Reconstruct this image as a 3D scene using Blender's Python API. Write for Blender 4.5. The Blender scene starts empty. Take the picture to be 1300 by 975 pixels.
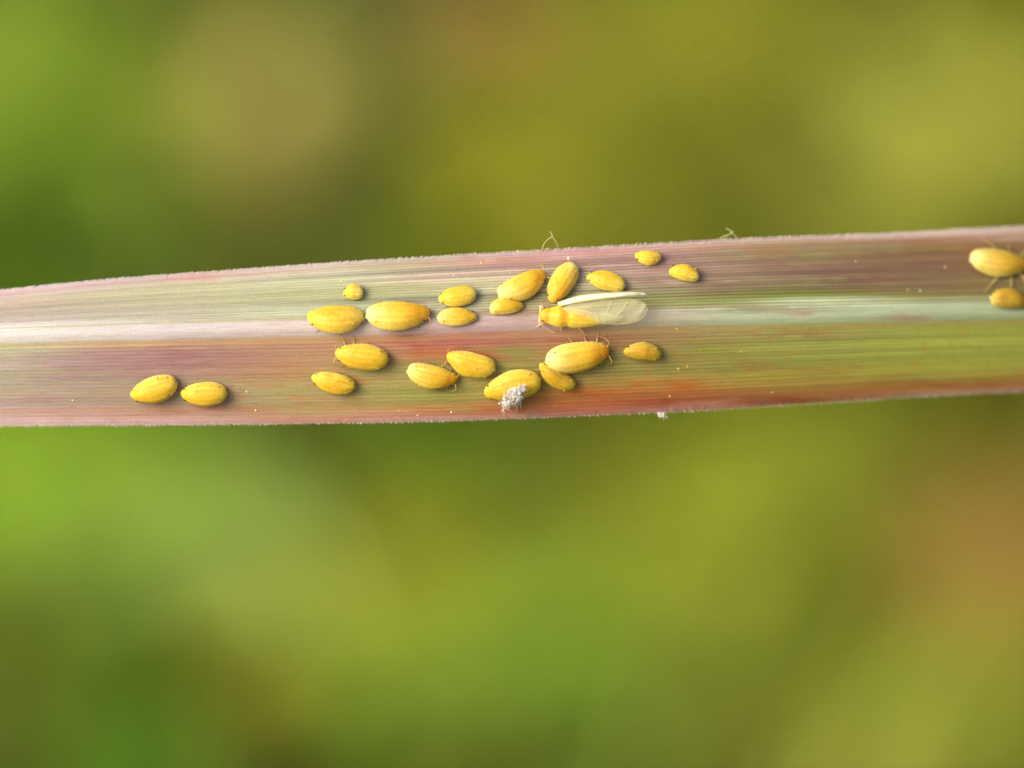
# Macro photograph: yellow aphids on a purple-tinged grass leaf, meadow out of focus behind.
# One Blender unit = one millimetre (scene unit scale 0.001).
import bpy, math, random
import numpy as np
from mathutils import Vector, Matrix

random.seed(7)
rng = np.random.default_rng(11)
scene = bpy.context.scene
C = scene.collection
R = math.radians

# ------------------------------------------------------------------ camera
S = 0.02            # millimetres per photo pixel in the focus plane (photo 1300 x 975)
D = 100.0           # camera to leaf
PITCH = R(35)       # camera looks down at the meadow
FW = Vector((0, math.cos(PITCH), -math.sin(PITCH)))
UP = Vector((0, math.sin(PITCH), math.cos(PITCH)))
RT = Vector((1, 0, 0))
scene.unit_settings.system = 'METRIC'
scene.unit_settings.scale_length = 0.001
cd = bpy.data.cameras.new('camera')
cam = bpy.data.objects.new('camera', cd)
C.objects.link(cam)
cam.location = -FW * D
cam.rotation_euler = (R(90) - PITCH, 0, 0)
cd.sensor_width = 36.0
cd.lens = 36.0 * D / (1300 * S)
cd.clip_start = 1.0
cd.clip_end = 200000.0
cd.dof.use_dof = True
cd.dof.focus_distance = D + 0.15
APERTURE = 6.4      # entrance pupil diameter in millimetres
cd.dof.aperture_fstop = cd.lens * 1e-3 / APERTURE
scene.camera = cam

# ------------------------------------------------------------------ light
to_sun = (RT * -0.68 + UP * 0.27 - FW * 0.66).normalized()
SUN_EL = math.asin(to_sun.z)
w = bpy.data.worlds.new('World')
scene.world = w
w.use_nodes = True
nt = w.node_tree
sky = nt.nodes.new('ShaderNodeTexSky')
sky.sky_type = 'NISHITA'
sky.sun_disc = False
sky.sun_elevation = SUN_EL
sky.sun_rotation = math.atan2(to_sun.x, to_sun.y)
sky.air_density = 1.0
sky.dust_density = 9.0
bgn = nt.nodes['Background']
bgn.inputs['Strength'].default_value = 0.115
nt.links.new(sky.outputs['Color'], bgn.inputs['Color'])
sl = bpy.data.lights.new('sun', 'SUN')
sl.energy = 1.5
sl.angle = R(34)
sl.color = (1.0, 0.95, 0.88)
sun = bpy.data.objects.new('sun', sl)
C.objects.link(sun)
sun.rotation_euler = to_sun.to_track_quat('Z', 'Y').to_euler()
scene.view_settings.view_transform = 'Standard'
scene.view_settings.look = 'None'
scene.view_settings.gamma = 1.0
scene.view_settings.exposure = 0.68
scene.cycles.use_denoising = True
scene.cycles.denoiser = 'OPENIMAGEDENOISE'
scene.cycles.denoising_input_passes = 'RGB_ALBEDO_NORMAL'
scene.cycles.denoising_prefilter = 'ACCURATE'
scene.cycles.max_bounces = 8
scene.cycles.transparent_max_bounces = 12
scene.cycles.use_adaptive_sampling = False

# ------------------------------------------------------------------ helpers
def lin(r, g, b):
    f = lambda c: c / 12.92 if c <= 0.04045 else ((c + 0.055) / 1.055) ** 2.4
    return np.array([f(r / 255), f(g / 255), f(b / 255)])

def at(px, py, d=0.0):
    """photo pixel and height d (mm towards the camera from the focus plane) -> world point"""
    k = (D - d) / D
    return RT * ((px - 650) * S * k) + UP * ((487.5 - py) * S * k) - FW * d

def ray(px, py, dist):
    k = dist / D
    return cam.location + FW * dist + RT * ((px - 650) * S * k) + UP * ((487.5 - py) * S * k)

_T = np.random.default_rng(5).random((256, 256))
def vnoise(x, y, seed=0):
    x = np.asarray(x, float) + seed * 17.31
    y = np.asarray(y, float) + seed * 9.77
    ix = np.floor(x).astype(int); iy = np.floor(y).astype(int)
    fx = x - ix; fy = y - iy
    fx = fx * fx * (3 - 2 * fx); fy = fy * fy * (3 - 2 * fy)
    a = _T[ix % 256, iy % 256]; b = _T[(ix + 1) % 256, iy % 256]
    c = _T[ix % 256, (iy + 1) % 256]; d = _T[(ix + 1) % 256, (iy + 1) % 256]
    return (a * (1 - fx) + b * fx) * (1 - fy) + (c * (1 - fx) + d * fx) * fy

def fbm(x, y, seed=0, n=3):
    s = 0; a = 0.5; t = 0
    for i in range(n):
        s = s + a * vnoise(np.asarray(x) * 2 ** i, np.asarray(y) * 2 ** i, seed + i * 3.1); t += a; a *= 0.5
    return s / t

def sstep(a, b, x):
    t = np.clip((x - a) / (b - a), 0, 1)
    return t * t * (3 - 2 * t)

def mesh_np(name, V, F, mat, parent=None, col=None, smooth=True, colname='tint'):
    V = np.asarray(V, np.float32)
    me = bpy.data.meshes.new(name)
    if isinstance(F, np.ndarray):
        n, k = F.shape
        me.vertices.add(len(V)); me.vertices.foreach_set('co', V.ravel())
        me.loops.add(n * k); me.loops.foreach_set('vertex_index', F.ravel().astype(np.int32))
        me.polygons.add(n)
        me.polygons.foreach_set('loop_start', np.arange(0, n * k, k, dtype=np.int32))
        me.update(calc_edges=True)
    else:
        me.from_pydata(V.tolist(), [], F)
    if smooth:
        me.polygons.foreach_set('use_smooth', np.ones(len(me.polygons), bool))
    if col is not None:
        a = me.color_attributes.new(colname, 'FLOAT_COLOR', 'POINT')
        c4 = np.ones((len(V), 4), np.float32); c4[:, :3] = np.asarray(col, np.float32)
        a.data.foreach_set('color', c4.ravel())
    me.materials.append(mat)
    me.validate()
    o = bpy.data.objects.new(name, me)
    C.objects.link(o)
    if parent is not None:
        o.parent = parent
    return o

class MB:
    """collects tubes / blobs / grids into one mesh with one colour per vertex"""
    def __init__(s): s.v = []; s.f = []; s.c = []; s.n = 0
    def add(s, V, F, col):
        V = np.asarray(V, float); col = np.asarray(col, float)
        if col.ndim == 1: col = np.tile(col, (len(V), 1))
        s.v.append(V); s.c.append(col)
        s.f += [tuple(int(i) + s.n for i in f) for f in F]
        s.n += len(V)
    def tube(s, pts, rad, col, k=7):
        pts = [np.array(p, float) for p in pts]; n = len(pts)
        if np.isscalar(rad): rad = [rad] * n
        V = []; F = []
        prev = None
        for i, p in enumerate(pts):
            t = pts[min(i + 1, n - 1)] - pts[max(i - 1, 0)]
            t = t / (np.linalg.norm(t) + 1e-9)
            if prev is None:
                a = np.array([0, 0, 1.0]) if abs(t[2]) < 0.9 else np.array([1.0, 0, 0])
            else:
                a = prev
            u = np.cross(t, a); u /= np.linalg.norm(u) + 1e-9
            vv = np.cross(u, t); prev = vv
            for j in range(k):
                an = 2 * math.pi * j / k
                V.append(p + rad[i] * (math.cos(an) * u + math.sin(an) * vv))
        for i in range(n - 1):
            for j in range(k):
                F.append((i * k + j, i * k + (j + 1) % k, (i + 1) * k + (j + 1) % k, (i + 1) * k + j))
        V.append(pts[0]); V.append(pts[-1]); b = n * k
        for j in range(k):
            F.append((b, (j + 1) % k, j)); F.append((b + 1, (n - 1) * k + j, (n - 1) * k + (j + 1) % k))
        if np.ndim(col) == 2 and len(col) == n:
            cc = np.repeat(np.asarray(col), k, axis=0); cc = np.vstack([cc, cc[0], cc[-1]]); col = cc
        s.add(V, F, col)
    def blob(s, c, r, col, seg=10, ring=7, bump=0.0, rot=None):
        V = []; F = []
        for i in range(ring + 1):
            th = math.pi * i / ring
            for j in range(seg):
                ph = 2 * math.pi * j / seg
                q = np.array([math.sin(th) * math.cos(ph), math.sin(th) * math.sin(ph), math.cos(th)])
                q = q * np.asarray(r) * (1 + bump * (random.random() - 0.5))
                if rot is not None: q = rot @ q
                V.append(np.asarray(c) + q)
        for i in range(ring):
            for j in range(seg):
                F.append((i * seg + j, (i + 1) * seg + j, (i + 1) * seg + (j + 1) % seg, i * seg + (j + 1) % seg))
        s.add(V, F, col)
    def build(s, name, mat, parent=None, smooth=True):
        return mesh_np(name, np.vstack(s.v), s.f, mat, parent, np.vstack(s.c), smooth)

def spline(pts, n=12):
    P = [np.array(p, float) for p in pts]
    P = [2 * P[0] - P[1]] + P + [2 * P[-1] - P[-2]]
    out = []
    for i in range(1, len(P) - 2):
        for k in range(n):
            t = k / n
            out.append(0.5 * ((2 * P[i]) + (-P[i - 1] + P[i + 1]) * t + (2 * P[i - 1] - 5 * P[i] + 4 * P[i + 1] - P[i + 2]) * t * t
                              + (-P[i - 1] + 3 * P[i] - 3 * P[i + 1] + P[i + 2]) * t ** 3))
    out.append(P[-2])
    return out

def tag(o, label, cat, group=None, kind=None):
    o['label'] = label; o['category'] = cat
    if group: o['group'] = group
    if kind: o['kind'] = kind
    return o

def empty(name, M=None):
    o = bpy.data.objects.new(name, None)
    o.empty_display_size = 0.3
    C.objects.link(o)
    if M is not None: o.matrix_world = M
    return o

# ------------------------------------------------------------------ materials
def mat_tint(name, rough=0.5, sss=0.0, radius=(0.3, 0.2, 0.05), spec=0.5, noise=None, bump=0.0, trans=0.0, alpha=1.0, coat=0.0):
    """base colour from the 'tint' attribute, varied by noise nodes; optional bump, subsurface, translucency"""
    m = bpy.data.materials.new(name); m.use_nodes = True
    t = m.node_tree; N = t.nodes; L = t.links
    p = N['Principled BSDF']
    a = N.new('ShaderNodeAttribute'); a.attribute_name = 'tint'
    out = a.outputs['Color']
    tc = N.new('ShaderNodeTexCoord')
    if noise:
        sc, amt = noise
        nz = N.new('ShaderNodeTexNoise'); nz.inputs['Scale'].default_value = sc; nz.inputs['Detail'].default_value = 4
        L.new(tc.outputs['Object'], nz.inputs['Vector'])
        mr = N.new('ShaderNodeMapRange')
        mr.inputs['From Min'].default_value = 0.25; mr.inputs['From Max'].default_value = 0.75
        mr.inputs['To Min'].default_value = 1 - amt; mr.inputs['To Max'].default_value = 1 + amt
        L.new(nz.outputs['Fac'], mr.inputs['Value'])
        mx = N.new('ShaderNodeMix'); mx.data_type = 'RGBA'; mx.blend_type = 'MULTIPLY'; mx.inputs['Factor'].default_value = 1
        L.new(out, mx.inputs['A']); L.new(mr.outputs['Result'], mx.inputs['B'])
        out = mx.outputs['Result']
        if bump:
            b = N.new('ShaderNodeBump'); b.inputs['Strength'].default_value = 0.6; b.inputs['Distance'].default_value = bump
            L.new(nz.outputs['Fac'], b.inputs['Height']); L.new(b.outputs['Normal'], p.inputs['Normal'])
    L.new(out, p.inputs['Base Color'])
    p.inputs['Roughness'].default_value = rough
    p.inputs['Specular IOR Level'].default_value = spec
    p.inputs['Coat Weight'].default_value = coat
    p.inputs['Coat Roughness'].default_value = 0.25
    if sss:
        p.inputs['Subsurface Weight'].default_value = sss
        p.inputs['Subsurface Radius'].default_value = radius
        p.inputs['Subsurface Scale'].default_value = 1.0
    p.inputs['Alpha'].default_value = alpha
    if trans:
        tr = N.new('ShaderNodeBsdfTranslucent'); L.new(out, tr.inputs['Color'])
        ms = N.new('ShaderNodeMixShader'); ms.inputs['Fac'].default_value = trans
        L.new(p.outputs[0], ms.inputs[1]); L.new(tr.outputs[0], ms.inputs[2])
        L.new(ms.outputs[0], N['Material Output'].inputs['Surface'])
    return m

def mat_leaf():
    m = bpy.data.materials.new('grass_leaf_skin'); m.use_nodes = True
    t = m.node_tree; N = t.nodes; L = t.links
    p = N['Principled BSDF']
    a = N.new('ShaderNodeAttribute'); a.attribute_name = 'tint'
    uv = N.new('ShaderNodeAttribute'); uv.attribute_name = 'along'   # x mm along, y mm across
    # rows of cells: noise drawn out along the veins
    mp = N.new('ShaderNodeMapping'); mp.inputs['Scale'].default_value = (1.5, 26, 1)
    L.new(uv.outputs['Vector'], mp.inputs['Vector'])
    n1 = N.new('ShaderNodeTexNoise'); n1.inputs['Scale'].default_value = 1.0; n1.inputs['Detail'].default_value = 5; n1.inputs['Roughness'].default_value = 0.65
    L.new(mp.outputs['Vector'], n1.inputs['Vector'])
    mp2 = N.new('ShaderNodeMapping'); mp2.inputs['Scale'].default_value = (14, 22, 1)
    L.new(uv.outputs['Vector'], mp2.inputs['Vector'])
    n2 = N.new('ShaderNodeTexNoise'); n2.inputs['Scale'].default_value = 1.0; n2.inputs['Detail'].default_value = 3
    L.new(mp2.outputs['Vector'], n2.inputs['Vector'])
    mr = N.new('ShaderNodeMapRange'); mr.inputs['From Min'].default_value = 0.3; mr.inputs['From Max'].default_value = 0.7
    mr.inputs['To Min'].default_value = 0.86; mr.inputs['To Max'].default_value = 1.14
    L.new(n1.outputs['Fac'], mr.inputs['Value'])
    mr2 = N.new('ShaderNodeMapRange'); mr2.inputs['From Min'].default_value = 0.3; mr2.inputs['From Max'].default_value = 0.7
    mr2.inputs['To Min'].default_value = 0.92; mr2.inputs['To Max'].default_value = 1.08
    L.new(n2.outputs['Fac'], mr2.inputs['Value'])
    mu = N.new('ShaderNodeMath'); mu.operation = 'MULTIPLY'
    L.new(mr.outputs['Result'], mu.inputs[0]); L.new(mr2.outputs['Result'], mu.inputs[1])
    mx = N.new('ShaderNodeMix'); mx.data_type = 'RGBA'; mx.blend_type = 'MULTIPLY'; mx.inputs['Factor'].default_value = 1
    L.new(a.outputs['Color'], mx.inputs['A']); L.new(mu.outputs[0], mx.inputs['B'])
    L.new(mx.outputs['Result'], p.inputs['Base Color'])
    ad = N.new('ShaderNodeMath'); ad.operation = 'ADD'
    L.new(n1.outputs['Fac'], ad.inputs[0]); L.new(n2.outputs['Fac'], ad.inputs[1])
    b = N.new('ShaderNodeBump'); b.inputs['Strength'].default_value = 0.5; b.inputs['Distance'].default_value = 0.02
    L.new(ad.outputs[0], b.inputs['Height']); L.new(b.outputs['Normal'], p.inputs['Normal'])
    p.inputs['Roughness'].default_value = 0.48
    p.inputs['Specular IOR Level'].default_value = 0.45
    p.inputs['Subsurface Weight'].default_value = 0.35
    p.inputs['Subsurface Radius'].default_value = (0.18, 0.09, 0.025)
    p.inputs['Subsurface Scale'].default_value = 1.0
    return m

M_leaf = mat_leaf()
M_teeth = mat_tint('leaf_teeth', rough=0.4, sss=0.2, radius=(0.05, 0.04, 0.03))
M_aphid = mat_tint('aphid_skin', rough=0.5, sss=0.75, radius=(0.40, 0.24, 0.05), noise=(16.0, 0.16), bump=0.004, spec=0.30)
M_limb = mat_tint('aphid_limb', rough=0.4, sss=0.3, radius=(0.05, 0.03, 0.01))
M_eye = mat_tint('aphid_eye', rough=0.2)
M_wax = mat_tint('white_wax', rough=0.8, spec=0.2, noise=(20.0, 0.03), trans=0.35)
M_speck = mat_tint('pollen_speck', rough=0.4, sss=0.3, radius=(0.04, 0.03, 0.01))
M_weed = mat_tint('meadow_leaf', rough=0.5, noise=(0.15, 0.25), trans=0.35, spec=0.4)
M_stalk = mat_tint('meadow_stalk', rough=0.6, noise=(0.3, 0.2))

def mat_wing(name, a0, a1, rgb):
    m = bpy.data.materials.new(name); m.use_nodes = True
    t = m.node_tree; N = t.nodes; L = t.links
    p = N['Principled BSDF']
    tc = N.new('ShaderNodeTexCoord')
    nz = N.new('ShaderNodeTexNoise'); nz.inputs['Scale'].default_value = 2.5; nz.inputs['Detail'].default_value = 3
    L.new(tc.outputs['Object'], nz.inputs['Vector'])
    mr = N.new('ShaderNodeMapRange'); mr.inputs['To Min'].default_value = a0; mr.inputs['To Max'].default_value = a1
    L.new(nz.outputs['Fac'], mr.inputs['Value']); L.new(mr.outputs['Result'], p.inputs['Alpha'])
    p.inputs['Base Color'].default_value = (*rgb, 1)
    p.inputs['Roughness'].default_value = 0.28
    b = N.new('ShaderNodeBump'); b.inputs['Distance'].default_value = 0.03; b.inputs['Strength'].default_value = 0.4
    L.new(nz.outputs['Fac'], b.inputs['Height']); L.new(b.outputs['Normal'], p.inputs['Normal'])
    return m
M_wing = mat_wing('wing_membrane', 0.14, 0.38, (0.82, 0.78, 0.46))
M_wing2 = mat_wing('wing_folded_membrane', 0.60, 0.92, (0.84, 0.83, 0.68))

def mat_ground():
    m = bpy.data.materials.new('meadow_soil'); m.use_nodes = True
    t = m.node_tree; N = t.nodes; L = t.links
    p = N['Principled BSDF']
    tc = N.new('ShaderNodeTexCoord')
    nz = N.new('ShaderNodeTexNoise'); nz.inputs['Scale'].default_value = 0.03; nz.inputs['Detail'].default_value = 8
    L.new(tc.outputs['Object'], nz.inputs['Vector'])
    cr = N.new('ShaderNodeValToRGB')
    cr.color_ramp.elements[0].position = 0.35; cr.color_ramp.elements[0].color = (0.07, 0.09, 0.014, 1)
    cr.color_ramp.elements[1].position = 0.7; cr.color_ramp.elements[1].color = (0.12, 0.13, 0.02, 1)
    L.new(nz.outputs['Fac'], cr.inputs['Fac']); L.new(cr.outputs['Color'], p.inputs['Base Color'])
    p.inputs['Roughness'].default_value = 0.95
    return m

# ------------------------------------------------------------------ the grass leaf: outline read off the photo
GX = np.arange(-1500, 2601, 4.0)
def curve(pts, sm=60):
    xs, ys = zip(*pts)
    y = np.interp(GX, xs, ys)
    h = int(3 * sm / 4)
    k = np.exp(-0.5 * (np.arange(-h, h + 1) * 4.0 / sm) ** 2); k /= k.sum()
    yp = np.concatenate([y[0] + (np.arange(-h, 0)) * (y[1] - y[0]), y, y[-1] + np.arange(1, h + 1) * (y[-1] - y[-2])])
    return np.convolve(yp, k, 'valid')
TOP = curve([(-1500, 478), (-900, 432), (-300, 392), (0, 368), (130, 354), (260, 345), (420, 333), (600, 322), (780, 312), (945, 302), (1100, 297), (1300, 287), (1700, 262), (2600, 230)], 32)
MID = curve([(-1500, 490), (-900, 458), (-300, 433), (0, 426), (260, 420), (420, 417), (600, 413), (800, 406), (1000, 402), (1300, 397), (1700, 380), (2600, 350)], 50)
BOT = curve([(-1500, 502), (-900, 528), (-300, 541), (0, 541.5), (260, 540), (520, 536.5), (650, 532), (860, 523), (1000, 514.5), (1170, 503.5), (1300, 497), (1700, 480), (2600, 450)], 32)
TANU = np.interp(GX, [-1500, 0, 300, 650, 1000, 1300, 2600], [0.6, 0.6, 0.50, 0.42, 0.42, 0.48, 0.6])   # slope of the upper half
TANL = np.interp(GX, [-1500, 0, 300, 650, 1000, 1300, 2600], [0.2, 0.18, 0.22, 0.30, 0.40, 0.48, 0.5])   # slope of the lower half
g = lambda arr, px: np.interp(px, GX, arr)

def bend(px):
    x = (np.asarray(px, float) - 520) * S
    x = np.clip(x, -45, 45)
    return -np.where(x > 0, 0.0078, 0.0048) * x * x + 0.1

def leaf_depth(px, py, fine=False):
    """height of the leaf surface towards the camera at a photo pixel"""
    px = np.asarray(px, float); py = np.asarray(py, float)
    m = g(MID, px)
    a = (py - m) * S                       # mm across, + = lower half
    up = np.clip(-a, 0, None); lo = np.clip(a, 0, None)
    soft = 0.12
    fu = np.sqrt(up * up + soft * soft) - soft
    fl = np.sqrt(lo * lo + soft * soft) - soft
    d = bend(px) - g(TANU, px) * (fu * 0.72 + 0.14 * up * up) - g(TANL, px) * (fl * 0.72 + 0.12 * lo * lo)
    # raised pale midrib, steeper on its lower side
    rib = np.exp(-(up / 0.22) ** 2) * (a <= 0) + np.exp(-(lo / 0.19) ** 2) * (a > 0)
    d = d + 0.055 * rib
    # shallow waves lengthwise
    d = d + 0.05 * np.sin(px / 97.0 + 0.6) * np.sin(py / 61.0) * 0.6
    return d

def leaf_frame(px, py):
    e = 3.0
    p0 = at(px, py, float(leaf_depth(px, py)))
    a = at(px + e, py, float(leaf_depth(px + e, py))) - at(px - e, py, float(leaf_depth(px - e, py)))
    b = at(px, py - e, float(leaf_depth(px, py - e))) - at(px, py + e, float(leaf_depth(px, py + e)))
    n = a.cross(b).normalized()
    return p0, a.normalized(), n

def build_leaf():
    root = empty('grass_leaf', Matrix.Translation(at(650, 413, 0)))
    inv = root.matrix_world.inverted()
    xs = np.concatenate([np.arange(-1480, -80, 14.0), np.arange(-80, 1381, 1.35), np.arange(1390, 2601, 14.0)])
    v = np.concatenate([np.linspace(-1, 0, 86), np.linspace(0, 1, 86)[1:]])
    PX, V = np.meshgrid(xs, v, indexing='ij')
    top, mid, bot = g(TOP, PX), g(MID, PX), g(BOT, PX)
    PY = np.where(V < 0, mid + V * (mid - top), mid + V * (bot - mid))
    # distance across in mm and along in mm (used for veins)
    across = (PY - mid) * S
    # --- vein relief
    vv = V * 1.0
    wob = 0.25 * vnoise(PX / 400, vv * 3, 2)
    ph = (vv * 26 + wob)
    vein = 0.5 + 0.5 * np.cos(2 * math.pi * ph)
    amp = 0.4 + 0.9 * vnoise(np.floor(ph + 0.5) * 0.77, PX / 600, 6)
    fine = 0.5 + 0.5 * np.cos(2 * math.pi * ph * 3.0 + 1.0)
    fade = sstep(0.05, 0.16, np.abs(vv)) * (1 - 0.6 * sstep(0.93, 1, np.abs(vv)))
    upper = (vv < 0) * 1.0
    relief = (0.017 * vein * amp + 0.006 * fine) * fade * (0.55 + 0.45 * upper)
    relief -= 0.02 * sstep(0.94, 1.0, np.abs(vv))
    dep = leaf_depth(PX, PY) + relief
    # irregular edge
    k = (D - dep) / D
    edge = sstep(0.9, 1, np.abs(vv)) * np.sign(vv) * (vnoise(PX / 4.0, vv * 0, 31) - 0.5) * 1.6
    X3 = (PX - 650) * S * k; U3 = (487.5 - (PY + edge)) * S * k
    W = np.stack([X3, U3 * UP.y - FW.y * dep, U3 * UP.z - FW.z * dep], -1)
    W = W.reshape(-1, 3) - np.array(root.matrix_world.translation)
    n, mcol = PX.shape
    idx = np.arange(n * mcol).reshape(n, mcol)
    F = np.stack([idx[:-1, :-1], idx[:-1, 1:], idx[1:, 1:], idx[1:, :-1]], -1).reshape(-1, 4)

    # --- pigment: what colours the skin has along and across the leaf
    cx = [0, 200, 400, 600, 800, 1000, 1200]
    cv = [-1.0, -0.75, -0.5, -0.27, -0.15, 0.06, 0.105, 0.2, 0.45, 0.7, 0.9, 1.0]
    T = [  # columns follow cx
        [(212, 188, 186), (204, 178, 176), (205, 182, 170), (205, 178, 170), (200, 165, 158), (210, 180, 166), (218, 190, 176)],
        [(196, 174, 154), (190, 182, 146), (194, 192, 156), (192, 166, 150), (186, 150, 138), (150, 132, 92), (142, 112, 72)],
        [(182, 166, 148), (182, 172, 142), (176, 174, 130), (188, 180, 144), (176, 164, 132), (146, 122, 100), (138, 106, 86)],
        [(184, 166, 160), (180, 168, 150), (186, 188, 156), (176, 168, 140), (146, 142, 90), (118, 122, 52), (128, 114, 66)],
        [(218, 212, 204), (216, 204, 198), (216, 200, 188), (206, 178, 170), (196, 184, 158), (202, 208, 174), (184, 192, 154)],
        [(226, 218, 206), (222, 208, 200), (216, 196, 186), (204, 172, 166), (190, 176, 150), (192, 200, 158), (178, 186, 144)],
        [(190, 186, 146), (192, 158, 122), (196, 152, 120), (186, 118, 104), (172, 136, 100), (184, 172, 112), (176, 172, 100)],
        [(184, 174, 146), (176, 136, 126), (186, 146, 114), (184, 122, 98), (168, 136, 92), (176, 170, 98), (174, 176, 92)],
        [(182, 164, 152), (172, 138, 130), (188, 152, 116), (178, 156, 98), (172, 158, 94), (174, 174, 92), (182, 184, 94)],
        [(180, 158, 146), (180, 150, 130), (174, 164, 108), (172, 160, 92), (182, 142, 82), (178, 164, 82), (180, 180, 90)],
        [(206, 168, 160), (206, 160, 148), (204, 150, 128), (196, 130, 96), (186, 104, 76), (172, 112, 74), (180, 122, 76)],
        [(222, 196, 190), (220, 188, 182), (216, 180, 172), (212, 172, 158), (206, 156, 142), (204, 150, 134), (210, 170, 148)],
    ]
    Tl = np.array([[lin(*c) for c in row] for row in T])           # v, x, 3
    fx = np.interp(PX + 60 * (vnoise(PX / 130, PY / 30, 3) - 0.5), cx, range(len(cx)))
    fv = np.interp(V + 0.10 * (vnoise(PX / 160, V * 7, 8) - 0.5) * (np.abs(V) > 0.12), cv, range(len(cv)))
    ix = np.clip(np.floor(fx).astype(int), 0, len(cx) - 2); iv = np.clip(np.floor(fv).astype(int), 0, len(cv) - 2)
    tx = (fx - ix)[..., None]; tv = (fv - iv)[..., None]
    tx = tx * tx * (3 - 2 * tx)
    col = (Tl[iv, ix] * (1 - tx) + Tl[iv, ix + 1] * tx) * (1 - tv) + (Tl[iv + 1, ix] * (1 - tx) + Tl[iv + 1, ix + 1] * tx) * tv
    # long pale and dark vein stripes
    st = vnoise(PX / 520, V * 34, 12) * 0.55 + vnoise(PX / 260, V * 78, 13) * 0.45
    st = (st - 0.5) * (0.55 + 0.45 * upper)
    col = col * (1 + (0.55 + 0.6 * sstep(100, 700, PX)) * st * fade)[..., None]
    rgt = 0.15 + 0.85 * sstep(200, 1000, PX)
    col = col * (1 + (0.60 * (vein - 0.5) * (0.5 + amp) + 0.10 * (fine - 0.5)) * fade * rgt * (0.35 + 0.65 * upper))[..., None]
    # green tissue between purple veins
    gm = sstep(0.5, 0.8, fbm(PX / 210, V * 9, 21)) * fade + 0.9 * sstep(0.55, 0.75, fbm(PX / 300, V * 22, 24)) * upper * fade * sstep(700, 1000, PX)
    gm = np.clip(gm, 0, 1.4)
    col = col * (1 - 0.30 * gm[..., None]) + np.array(lin(146, 162, 84)) * (0.30 * gm[..., None])
    # blotches of purple and red pigment, streaked along the veins
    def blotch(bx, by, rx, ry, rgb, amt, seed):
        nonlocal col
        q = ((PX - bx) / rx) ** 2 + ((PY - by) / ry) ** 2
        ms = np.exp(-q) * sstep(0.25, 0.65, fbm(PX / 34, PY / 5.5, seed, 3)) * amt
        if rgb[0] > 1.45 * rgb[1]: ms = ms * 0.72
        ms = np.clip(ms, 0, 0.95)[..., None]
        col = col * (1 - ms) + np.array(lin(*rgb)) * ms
    for i, b in enumerate([
        (1150, 326, 75, 14, (124, 72, 66), 0.8), (1090, 352, 75, 12, (116, 70, 62), 0.9), (1215, 345, 60, 14, (134, 84, 66), 0.7),
        (1000, 330, 90, 14, (150, 104, 90), 0.7), (905, 360, 60, 14, (140, 96, 86), 0.8), (840, 340, 60, 16, (150, 100, 100), 0.7),
        (820, 358, 30, 9, (126, 78, 76), 0.7), (740, 322, 90, 9, (196, 130, 122), 0.7), (640, 330, 80, 10, (190, 134, 122), 0.7),
        (960, 392, 110, 6, (120, 96, 40), 0.6), (1240, 310, 90, 7, (150, 96, 48), 0.8), (1130, 308, 120, 6, (160, 104, 62), 0.7),
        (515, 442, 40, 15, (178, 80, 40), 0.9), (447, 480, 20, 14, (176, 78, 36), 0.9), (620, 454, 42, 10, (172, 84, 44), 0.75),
        (720, 430, 110, 9, (170, 92, 78), 0.8), (575, 432, 80, 9, (178, 104, 90), 0.75), (560, 450, 50, 7, (200, 100, 58), 0.8),
        (235, 455, 90, 26, (160, 104, 108), 0.8), (110, 470, 80, 24, (164, 124, 124), 0.6), (60, 505, 70, 14, (178, 130, 128), 0.5),
        (355, 470, 70, 30, (196, 132, 96), 0.7), (250, 520, 90, 8, (186, 112, 104), 0.9), (300, 505, 24, 12, (170, 100, 90), 0.5),
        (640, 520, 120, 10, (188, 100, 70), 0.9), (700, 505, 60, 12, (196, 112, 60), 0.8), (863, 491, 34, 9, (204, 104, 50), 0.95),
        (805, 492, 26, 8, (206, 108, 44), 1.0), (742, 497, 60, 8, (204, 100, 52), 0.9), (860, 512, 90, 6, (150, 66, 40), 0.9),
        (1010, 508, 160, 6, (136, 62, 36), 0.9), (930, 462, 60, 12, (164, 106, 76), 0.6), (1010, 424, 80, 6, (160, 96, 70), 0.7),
        (1060, 470, 90, 9, (170, 108, 66), 0.5), (1190, 488, 110, 8, (160, 92, 54), 0.8), (1020, 398, 30, 4, (176, 110, 100), 0.8),
        (1150, 402, 40, 5, (180, 120, 110), 0.8), (960, 318, 120, 5, (176, 120, 84), 0.6), (480, 368, 60, 8, (184, 158, 128), 0.5),
        (260, 352, 50, 7, (214, 162, 150), 0.6), (690, 395, 70, 14, (150, 104, 60), 0.6), (430, 505, 60, 12, (196, 140, 104), 0.5),
        (1120, 340, 200, 26, (140, 108, 78), 0.35), (895, 445, 24, 7, (150, 160, 60), 0.7), (540, 505, 90, 14, (160, 164, 90), 0.6),
        (645, 450, 40, 12, (140, 156, 78), 0.8), (480, 470, 60, 16, (168, 168, 96), 0.5), (345, 493, 40, 14, (176, 172, 116), 0.6),
    ]):
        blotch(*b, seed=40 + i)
    # scattered small orange fleck marks on the lower half
    fl = sstep(0.74, 0.86, vnoise(PX / 9, PY / 4.5, 70)) * (V > 0.15) * sstep(0.35, 0.7, vnoise(PX / 120, PY / 40, 71)) * 0.2
    col = col * (1 - fl[..., None]) + np.array(lin(200, 110, 56)) * fl[..., None]
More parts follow.
